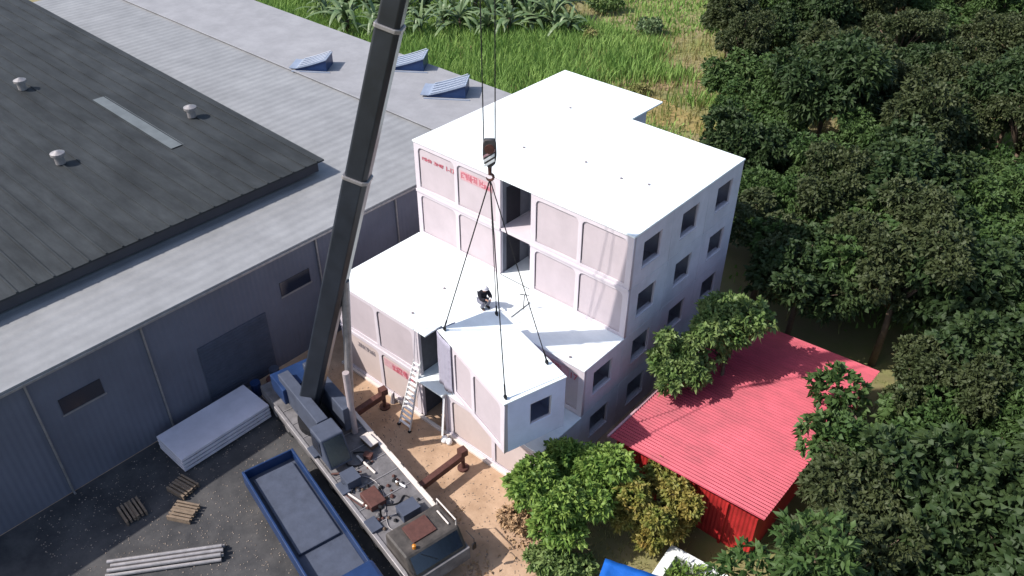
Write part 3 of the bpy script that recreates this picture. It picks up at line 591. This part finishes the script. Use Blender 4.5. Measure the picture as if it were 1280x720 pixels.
def dormer(x, y, rz, s, lab):
    t = empty('roof_vent', (x, y, 7.6), rz, lab, 'roof vent', 'raised vents on the grey roof')
    n = 12; vs = []; fs = []
    for i in range(n + 1):
        u = i / n; zz = .12 + .95 * s * (u ** 1.3) + (.12 * (1 - u * 6) if u < .16 else 0)
        for yy in (-1.05 * s, 1.05 * s): vs.append((-1.7 * s + 3.4 * s * u, yy, zz))
    for i in range(n): fs.append((2 * i, 2 * i + 1, 2 * i + 3, 2 * i + 2))
    o = MB().add(vs, fs).build('cover_sheet', M_blue, t); md = o.modifiers.new('s', 'SOLIDIFY'); md.thickness = .05
    for yy in np.linspace(-.95, .95, 5):
        MB().tube([(-1.6 * s + 3.2 * s * u, yy * s, .2 + .95 * s * u ** 1.3) for u in np.linspace(.2, 1, 6)], .04, 5).build('rib', M_blue, t)
    MB().add([(1.65 * s, -1 * s, .0), (1.65 * s, 1 * s, 0), (1.65 * s, 1 * s, 1.0 * s), (1.65 * s, -1 * s, 1.0 * s), (-1.2 * s, -1 * s, 0), (-1.2 * s, 1 * s, 0), (-1.2 * s, 1 * s, .12), (-1.2 * s, -1 * s, .12)],
             [(0, 1, 2, 3), (4, 0, 3, 7), (1, 5, 6, 2), (0, 4, 5, 1)]).build('side_sheet', M_navy, t)
    MB().beam((-1.4 * s, -1.3 * s, .05), (2.0 * s, -1.3 * s, .05), .1, .08).build('kerb_strip', M_blue, t)
dormer(-25.5, 13.0, .62, 1.0, 'blue grey curved sheet vent raised on the warehouse roof, right of the boom')
dormer(-31.6, 14.6, .62, 1.0, 'blue grey sheet vent on the warehouse roof partly hidden behind the crane boom')
dormer(-37.0, 9.5, .62, .9, 'blue grey sheet vent on the warehouse roof to the left of the boom')
# ------------------------------------------------------------------ RED SHED
sh = empty('red_shed', (0, 0, 0), 0, 'red walled shed with rose pink corrugated roof beside the modular building', 'shed')
MB().box(2.15, 9.5, -2.85, 9, 0, 2.75).build('wall', M_shedw, sh)
b = MB(); nn = 130
vs = []; fs = []
for i in range(nn + 1):
    y = -3.35 + (12.6) * i / nn; zz = .035 * math.cos(i * math.pi)
    vs += [(1.8, y, 3.0 + zz), (9.9, y, 3.55 + zz)]
for i in range(nn): fs.append((2 * i, 2 * i + 1, 2 * i + 3, 2 * i + 2))
for i in range(nn + 1): pass
o = MB().add(vs, fs).build('roof', mat('rose_sheet', (0.43, 0.055, 0.085), 0.55, 0.2, 0.5, 0.1, wear=(.22, (.5, 2, 1))), sh); md = o.modifiers.new('s', 'SOLIDIFY'); md.thickness = .03
MB().box(1.72, 1.84, -3.4, 9.3, 2.93, 3.09).build('ridge_strip', M_pink, sh, .02)
for x in (2.05, 5.0, 8.0): MB().box(x, x + .12, -2.98, -2.86, 0, 2.8).build('corner_post', M_shedw, sh)

# ------------------------------------------------------------------ dark shed far left
ds = empty('dark_shed', (0, 0, 0), 0, 'shed with long dark grey ribbed metal roof behind the pale warehouse roof strip', 'shed')
MB().box(-66, -22.6, -60, -1.0, 7.7, 8.5).build('wall', mat('black_sheet', (.05, .05, .06), .7, .2, .2), ds)
M_dkroof = mat('dark_weathered_roof', (.040, .044, .047), .7, .25, .25, .15, spec=.15, wear=(.35, (.25, 1.2, 1)))
MB().add([(-66, -60.3, 9.9), (-22.3, -60.3, 8.5), (-22.3, -.7, 8.5), (-66, -.7, 9.9), (-66, -60.3, 9.8), (-22.3, -60.3, 8.4), (-22.3, -.7, 8.4), (-66, -.7, 9.8)], [(0, 1, 2, 3), (7, 6, 5, 4), (0, 4, 5, 1), (1, 5, 6, 2), (2, 6, 7, 3), (3, 7, 4, 0)]).build('roof', M_dkroof, ds)
rb_ = MB()
for i in range(53):
    y = -48 + i * .9; rb_.beam((-65.5, y, 9.915), (-22.3, y, 8.54), .09, .06)
o = rb_.build('roof_rib', M_dkroof, ds)
for yy in (-18.0, -6.5): MB().add([(-40, yy, 9.13), (-30, yy, 8.81), (-30, yy + .88, 8.81), (-40, yy + .88, 9.13)], [(0, 1, 2, 3)]).build('rooflight', mat('dusty_rooflight', (.12, .13, .13), .4, .2, 1), ds)
for (x, y, z) in ((-33, -12, 8.9), (-33, -3.2, 8.9), (-45, -9, 9.25)):
    v_ = MB().cyl((x, y, z), (x, y, z + .55), .28, 16).build('ventilator', M_steel, ds); MB().tube([(x, y, z + .55), (x, y, z + .7), (x, y, z + .85)], [.42, .42, .08], 16).build('cowl', M_steel, v_)
# ------------------------------------------------------------------ VEGETATION
def leafmesh(n, pts, nrm, ln, wd, droop=.25):
    """numpy leaves: pts (n,3) base, nrm direction (n,3)"""
    d = nrm / np.linalg.norm(nrm, axis=1, keepdims=True)
    a = np.cross(d, rng.normal(size=(n, 3))); a /= np.linalg.norm(a, axis=1, keepdims=True)
    l = (ln * rng.uniform(.6, 1.3, n))[:, None]; w_ = (wd * rng.uniform(.7, 1.3, n))[:, None]
    up = np.array([0, 0, -1.0])
    b0 = pts; m1 = pts + d * l * .45 + a * w_; m2 = pts + d * l * .45 - a * w_; mid = pts + d * l * .5 + np.cross(d, a) * w_ * .35; tp = pts + d * l + up * l * droop
    v = np.stack([b0, m1, tp, m2, mid], 1).reshape(-1, 3); k = np.arange(n)[:, None] * 5
    f = np.concatenate([k + [0, 1, 4], k + [1, 2, 4], k + [2, 3, 4], k + [3, 0, 4]], 0)
    return v, f
def npmesh(name, v, f, m, parent=None):
    me = bpy.data.meshes.new(name); n = len(f); me.vertices.add(len(v)); me.vertices.foreach_set('co', v.astype(np.float32).ravel())
    c = f.shape[1]; me.loops.add(n * c); me.loops.foreach_set('vertex_index', f.astype(np.int32).ravel()); me.polygons.add(n)
    me.polygons.foreach_set('loop_start', np.arange(0, n * c, c, dtype=np.int32)); me.polygons.foreach_set('loop_total', np.full(n, c, dtype=np.int32)); me.update(calc_edges=True); me.validate()
    me.materials.append(m); o = bpy.data.objects.new(name, me); COL.objects.link(o)
    if parent: o.parent = parent
    return o
def tree(name, x, y, h, blobs, m, lab, cat, nros=1400, leaf=.34, wd=.09, trunk=.18, per=7, group=None):
    t = empty(name, (x, y, 0), 0, lab, cat, group)
    mb = MB(); mb.tube([(0, 0, 0), (.05, .02, h * .3), (-.05, .06, h * .62)], [trunk, trunk * .8, trunk * .55], 9)
    for (bx, by, bz, br) in blobs: mb.tube([(-.03, .04, h * .45), (bx * .5, by * .5, (h * .5 + bz) / 2 + .1), (bx, by, bz)], [trunk * .5, trunk * .32, trunk * .1], 6)
    mb.build('trunk', M_bark, t, smooth=True)
    tot = sum(b[3] ** 2 for b in blobs); P = []; N = []
    for (bx, by, bz, br) in blobs:
        k = int(nros * br * br / tot); d = rng.normal(size=(k, 3)); d[:, 2] = d[:, 2] * .8 + .15; d /= np.linalg.norm(d, axis=1, keepdims=True)
        rr = br * rng.uniform(.55, 1.05, k) ** .6
        rr *= 1 + .18 * np.sin(d[:, 0] * 7 + bx * 3) * np.sin(d[:, 1] * 6 + d[:, 2] * 5)
        P.append(np.array([bx, by, bz]) + d * rr[:, None] * np.array([1, 1, .8])); N.append(d)
    P = np.concatenate(P); N = np.concatenate(N); k = len(P)
    PP = np.repeat(P, per, 0) + rng.normal(size=(k * per, 3)) * .03
    dd = rng.normal(size=(k * per, 3)); NN = np.repeat(N, per, 0) * .7 + dd * .75 + np.array([0, 0, .25])
    v, f = leafmesh(k * per, PP, NN, leaf, wd); npmesh('crown', v, f, m, t)
    return t
def bl_(r, n, R, z, rz=.5, s=1):
    q = random.Random(s); return [(q.uniform(-R, R), q.uniform(-R, R), z + q.uniform(-rz, rz), r * q.uniform(.75, 1.2)) for _ in range(n)]
tree('broadleaf_tree', 2.0, -6.9, 4.4, bl_(.8, 21, 1.9, 2.9, .95, 3), M_leaf, 'bushy bright green tree at the corner of the building beside the red shed', 'tree', 3000, .30, .085)
tree('broadleaf_tree', 5.6, -4.6, 3.6, bl_(.6, 17, 1.5, 2.2, .9, 5), M_leafo, 'bushy tree with orange tinged upper leaves in front of the red shed wall', 'tree', 2300, .23, .06)
tree('broadleaf_tree', 2.5, 1.7, 6.6, bl_(.5, 12, .95, 5.2, 1.1, 8) + [(.1, -1.3, 4.3, .5), (-.6, -.9, 4.8, .45)], M_leafd, 'slender green tree rising between the building end wall and the rose roof', 'tree', 900, .34, .085, .1)
tree('broadleaf_tree', 3.7, 4.0, 7.8, bl_(.9, 10, 1.4, 6.0, 1.0, 18), M_leafd, 'darker green tree growing over the far part of the rose roof', 'tree', 1000, .36, .09, .14)
tree('shrub', 3.5, -9.3, 1.6, bl_(.5, 8, .9, .8, .3, 12), M_leafd, 'low dark green shrub in front of the bright green tree', 'shrub', 600, .26, .07, .06)
tree('shrub', .6, -8.3, 1.3, bl_(.42, 6, .6, .6, .25, 13), M_dry, 'dry brown shrub at the left foot of the bright green tree', 'shrub', 260, .22, .05, .05)
def pix(p):
    v = Vector(p) - CP; return 640 + 1029.5 * v.dot(R_) / v.dot(F_), 360 - 1029.5 * v.dot(U_) / v.dot(F_)
ORD = 'first second third fourth fifth sixth seventh eighth ninth tenth eleventh twelfth thirteenth fourteenth fifteenth sixteenth'.split()
GL = 'dark green broad crowned tree in the dense grove right of the building and rose roof'; GG = 'trees of the grove on the right'
M_gr = [mat('grove_leaves_fresh', (.030, .070, .015), .6, 0, .5, 0, col2=(.085, .135, .04), transl=.2), mat('grove_leaves', (.018, .040, .012), .6, 0, .5, 0, col2=(.055, .085, .028), transl=.2), mat('grove_leaves_olive', (.030, .045, .014), .6, 0, .6, 0, col2=(.075, .090, .035), transl=.2)]
PS = [(7.5, 1.25, 17, 2.1, 5.6, 1.3, 1, 1500, .42, .12), (9.5, .9, 24, 1.7, 6.9, 2.2, 2, 1700, .34, .08), (6.0, 1.0, 20, 2.6, 4.4, .7, 0, 1700, .36, .10), (10, 1.4, 13, 2.2, 7.2, 1.6, 1, 1300, .5, .10), (8, .75, 28, 2.3, 6.0, 1.5, 2, 1900, .28, .08), (7, 1.1, 16, 1.7, 5.2, 1.8, 0, 1500, .40, .07)]
protos = [tree('grove_tree', 0, 0, h_, bl_(r_b, nb_, R_b, z_b, rz_b, 60 + i), M_gr[mi_], GL, 'tree', nl_, lf_, lw_, .2, group=GG) for i, (h_, r_b, nb_, R_b, z_b, rz_b, mi_, nl_, lf_, lw_) in enumerate(PS)]
rg = random.Random(5); spots = []
for _ in range(30000):
    x, y = rg.uniform(-40, 75), rg.uniform(-16, 95); u, v_ = pix((x, y, 5))
    if not ((915 if v_ < 330 else 880) < u < 1420 and -160 < v_ < 900): continue
    if x < 3.2 and y < 13: continue
    if x < 12.4 and y < 12: continue
    if math.hypot(x - 16.5, y + 27) < 13 or (x > 8 and y < -9): continue
    dd_ = 3.4 if v_ > 150 else 4.3
    if any(math.hypot(x - a, y - b) < dd_ for a, b in spots): continue
    spots.append((x, y))
    if len(spots) >= 150: break
print('grove', len(spots))
for i, (x, y) in enumerate(spots):
    src = protos[(i if i < 6 else rg.randrange(6))]
    if i < 6: t = src
    else:
        t = src.copy(); COL.objects.link(t)
        for ch in list(src.children): c = ch.copy(); COL.objects.link(c); c.parent = t
    t.location = (x, y, 0); t.rotation_euler = (0, 0, rg.uniform(0, 6.28)); k = rg.uniform(.8, 1.2); t.scale = (k, k, k * rg.uniform(.9, 1.1))
    t['spot'] = i
GT = sorted([o for o in COL.objects if o.get('spot') is not None], key=lambda o: pix((o.location.x, o.location.y, 6))[1])
RW = 14
for a_ in range(0, len(GT), RW):
    for j_, o in enumerate(sorted(GT[a_:a_ + RW], key=lambda o: pix((o.location.x, o.location.y, 6))[0])):
        o['label'] = 'grove tree, %s from left in the %s row down of the right grove' % (ORD[j_], ORD[a_ // RW]); del o['spot']
# dry leaf litter and debris at the yard's end
P = np.column_stack([rng.uniform(-2.5, 4.5, 2600), rng.uniform(-12.5, -8.0, 2600), rng.uniform(.01, .12, 2600)])
keep = (np.sin(P[:, 0] * 1.7) + np.sin(P[:, 1] * 2.1 + P[:, 0]) + rng.normal(size=2600) * .6) > 1.3; P = P[keep]
v, f = leafmesh(len(P), P, rng.normal(size=(len(P), 3)) * [1, 1, .3], .2, .05); tag(npmesh('leaf_litter', v, f, M_dry), 'scattered dry brown leaves on the bare ground', 'leaf litter', kind='stuff')
# blue tarp canopy & tiled planter
tp = empty('canopy', (7.05, -8.5, 0), .35, 'bright blue tarpaulin canopy at the bottom edge beside the tree', 'canopy')
vs = []; fs = []
for j in range(9):
    for i in range(13): vs.append((-1.6 + 3.4 * i / 12, -1.0 + 2.0 * j / 8, 1.55 - .1 * math.sin(i * .52) * math.sin(j * .39) + .02 * math.sin(i * 2.3)))
for j in range(8):
    for i in range(12): fs.append((j * 13 + i, j * 13 + i + 1, (j + 1) * 13 + i + 1, (j + 1) * 13 + i))
o = MB().add(vs, fs).build('tarpaulin', M_tarp, tp, smooth=True); md = o.modifiers.new('s', 'SOLIDIFY'); md.thickness = .02
for x, y in ((-1.55, -.95), (1.75, -.95), (-1.55, .95), (1.75, .95)): MB().cyl((x, y, 0), (x, y, 1.54), .03, 8).build('pole', M_steel, tp)
pt = empty('planter', (8.6, -6.2, 0), .1, 'white tiled planter with green plants in the lower right', 'planter')
plate('tiled_wall', M_tile, pt, rrect(-1.7, 1.7, -1.2, 1.2), [rrect(-1.25, 1.25, -.8, .8)], 1.0, (0, 0, 0), X, Y, .01)
g = MB()
for i in range(-5, 6): g.box(i * .32 - .008, i * .32 + .008, -1.205, -.795, 1.0, 1.004)
for i in range(-5, 6): g.box(i * .32 - .008, i * .32 + .008, -1.206, -1.2, 0, 1.0)
g.build('tile_joint', M_grey, pt)
v, f = leafmesh(500, np.column_stack([rng.uniform(-1.2, 1.2, 500), rng.uniform(-.75, .75, 500), rng.uniform(.8, 1.1, 500)]), rng.normal(size=(500, 3)) * .6 + [0, 0, 1], .4, .06); npmesh('foliage', v, f, M_leaf, pt)

# field: clumped grass
def blades(n, poly_fn, hgt, wd, m, name, lab, lean=.3):
    P = poly_fn(n); n = len(P); a = rng.uniform(0, 6.283, n); h = hgt * rng.uniform(.5, 1.3, n); dx = np.cos(a) * wd; dy = np.sin(a) * wd
    lx = rng.normal(size=n) * lean * h; ly = rng.normal(size=n) * lean * h
    v = np.stack([np.column_stack([P[:, 0] - dx, P[:, 1] - dy, np.zeros(n)]), np.column_stack([P[:, 0] + dx, P[:, 1] + dy, np.zeros(n)]),
                  np.column_stack([P[:, 0] + dx * .7 + lx * .45, P[:, 1] + dy * .7 + ly * .45, h * .65]), np.column_stack([P[:, 0] - dx * .7 + lx * .45, P[:, 1] - dy * .7 + ly * .45, h * .65]),
                  np.column_stack([P[:, 0] + lx, P[:, 1] + ly, h])], 1).reshape(-1, 3)
    k = np.arange(n)[:, None] * 5; f = np.concatenate([k + [0, 1, 2], k + [0, 2, 3], k + [3, 2, 4]], 0)
    return tag(npmesh(name, v, f, m), lab, 'grass', kind='stuff')
def nz(P, s, o=0): return np.sin(P[:, 0] * s + o) + np.sin(P[:, 1] * s * 1.3 + o * 2 + P[:, 0] * s * .4) + .6 * np.sin((P[:, 0] - P[:, 1]) * s * 2.1 + o)
def f_green(n):
    P = np.column_stack([rng.uniform(-75, -14, n), rng.uniform(17.5, 50, n)]); return P[(P[:, 0] + P[:, 1] * .45 < -6 + nz(P, .3) * 3 + rng.normal(size=n) * 1.5) & (nz(P, .5, 2) + rng.normal(size=n) > -1.6)]
def f_low(n):
    P = np.column_stack([rng.uniform(-75, 18, n), rng.uniform(15, 90, n)]); return P[(nz(P, .17, 1) + rng.normal(size=n) * .5 > np.where(P[:, 0] + P[:, 1] * .45 > -6, .9, -.6))]
def f_dry(n):
    P = np.column_stack([rng.uniform(-60, 18, n), rng.uniform(14, 80, n)]); return P[nz(P, .13, 4) + rng.normal(size=n) * .7 > -.1]
blades(60000, f_green, 1.5, .06, M_grass, 'tall_grass', 'tall bright green grass growing behind the grey warehouse')
blades(60000, f_low, .55, .09, M_grass, 'grass', 'short green grass over the field')
blades(44000, f_dry, .75, .05, M_grassy, 'dry_grass', 'yellowish dry grass patches over the field')
# arching broad leaf plants along the top
def frond_plant(x, y, s, lab, sd):
    t = empty('banana_plant', (x, y, 0), 0, lab, 'plant', 'broad leaved plants beyond the grass')
    q = random.Random(sd); mb = MB()
    MB().tube([(0, 0, 0), (.05, 0, 1.4 * s)], [.2 * s, .12 * s], 8).build('stem', M_bark, t)
    for i in range(26):
        a = q.uniform(0, 6.283); L = q.uniform(2.2, 4.0) * s; el = q.uniform(.6, 1.45); w0 = q.uniform(.10, .26) * s; vs = []; fs = []; n = 7
        z0 = q.uniform(.6, 1.6) * s; sag = q.uniform(.7, 1.7)
        for j in range(n + 1):
            u = j / n; r = L * u * math.cos(el); z = z0 + L * (u * math.sin(el) - sag * .55 * u * u); wj = w0 * math.sin(math.pi * min(.97, .12 + .85 * u)) 
            c = Vector((math.cos(a) * r, math.sin(a) * r, z)); sd_ = Vector((-math.sin(a), math.cos(a), 0)) * wj
            vs += [c - sd_ + Vector((0, 0, -.25 * wj)), c, c + sd_ + Vector((0, 0, -.25 * wj))]
        for j in range(n): fs += [(3 * j, 3 * j + 1, 3 * j + 4, 3 * j + 3), (3 * j + 1, 3 * j + 2, 3 * j + 5, 3 * j + 4)]
        mb.add(vs, fs)
    mb.build('leaves', M_frond, t)
def ground_at(px, py, z=0):
    v = F_ + R_ * ((px - 640) / 1029.5) - U_ * ((py - 360) / 1029.5); return CP + v * ((z - CP.z) / v.z)
ORD = 'first second third fourth fifth sixth seventh eighth ninth tenth eleventh twelfth thirteenth fourteenth fifteenth sixteenth'.split()
for row, (n_, x0_, x1_, yy_, sc) in enumerate(((11, 440, 712, 46, 1.45), (12, 400, 700, 24, 1.5), (12, 392, 690, 2, 1.6))):
    for i in range(n_):
        px = x0_ + (x1_ - x0_) * i / (n_ - 1) + random.uniform(-7, 7); p = ground_at(px, yy_ + random.uniform(-6, 6))
        frond_plant(p.x, p.y, sc * random.uniform(.8, 1.15), '%s broad leaved plant from left in the %s row behind the grass' % (ORD[i], ('front', 'middle', 'rear')[row]), row * 20 + i)
BS = [(735, 45, 1.0, 'small bush in the field left of the bright patch'), (812, 36, 1.2, 'larger bush near the top right of the field'), (760, 8, 1.5, 'bush at the top of the field right of the plants'), (800, 112, .6, 'low brown bush beside the right rear roof corner')]
for i, (px, py, s, lab) in enumerate(BS):
    p = ground_at(px, py + 6); tree('shrub', p.x, p.y, 1.4 * s, bl_(.6 * s, 7, 1.0 * s, .8 * s, .3, i + 40), [M_grassy, M_frond, M_leafd, M_grassy][i], lab, 'shrub', 260, .4, .1, .06, group='bushes in the field')
def f_near(n):
    P = np.column_stack([rng.uniform(1.3, 22, n), rng.uniform(-14, 13, n)]); ok = ~((P[:, 0] > 1.9) & (P[:, 0] < 9.8) & (P[:, 1] > -3) & (P[:, 1] < 9.2)) & (P[:, 0] > 4.2 - (P[:, 1] + 12) * .35) & (nz(P, .9, 3) + rng.normal(size=n) * .7 > -.8); return P[ok]
blades(26000, f_near, .22, .02, M_grassy, 'yard_grass', 'short rough grass on the ground around the red shed')
# pebbles
n = 5200; P = np.column_stack([rng.uniform(-17, 6, n), rng.uniform(-24, -6.9, n), np.full(n, .02)]); ok = P[:, 0] < 4.6 - (P[:, 1] + 24) * .06; P = P[ok]; n = len(P)
r = rng.uniform(.012, .045, n)[:, None]; O = np.array([[1, 0, 0], [-1, 0, 0], [0, 1, 0], [0, -1, 0], [0, 0, .7], [0, 0, -.7]])
V6 = (P[:, None, :] + O[None] * r[:, None] * rng.uniform(.7, 1.3, (n, 6, 1))).reshape(-1, 3); k = np.arange(n)[:, None] * 6
Fc = np.concatenate([k + list(t_) for t_ in ((0, 2, 4), (2, 1, 4), (1, 3, 4), (3, 0, 4), (2, 0, 5), (1, 2, 5), (3, 1, 5), (0, 3, 5))], 0)
tag(npmesh('gravel', V6, Fc, mat('grit', (.16, .13, .11), .95, 0, 3, 0, col2=(.42, .34, .28))), 'small loose stones scattered over the yard and dark track', 'gravel', kind='stuff')
# dirt patches
def patch(cx, cy, rx, ry, m, z, sd):
    q = random.Random(sd); n = 26; ph = [q.uniform(0, 6.28) for _ in range(4)]
    poly = []
    for i in range(n):
        a = 6.283 * i / n; r = 1 + .18 * math.sin(3 * a + ph[0]) + .12 * math.sin(5 * a + ph[1]) + .07 * math.sin(9 * a + ph[2]); poly.append((cx + rx * r * math.cos(a), cy + ry * r * math.sin(a)))
    sheet('bare_soil', poly, z, m)
M_soil = mat('reddish_soil', (0.25, 0.155, 0.10), 1, 0, .5, .4, 5, col2=(0.33, 0.24, 0.15))
p = ground_at(650, 100); patch(p.x, p.y, 6, 3.5, M_soil, .01, 1)
p = ground_at(780, 85); patch(p.x, p.y, 9, 3, M_soil, .012, 2)
p = ground_at(835, 145); patch(p.x, p.y, 5, 2.5, mat('orange_soil', (.30, .20, .08), 1, 0, .6, .4, 5, col2=(.24, .22, .09)), .014, 3)
p = ground_at(700, 45); patch(p.x, p.y, 4, 2.0, M_soil, .016, 5)
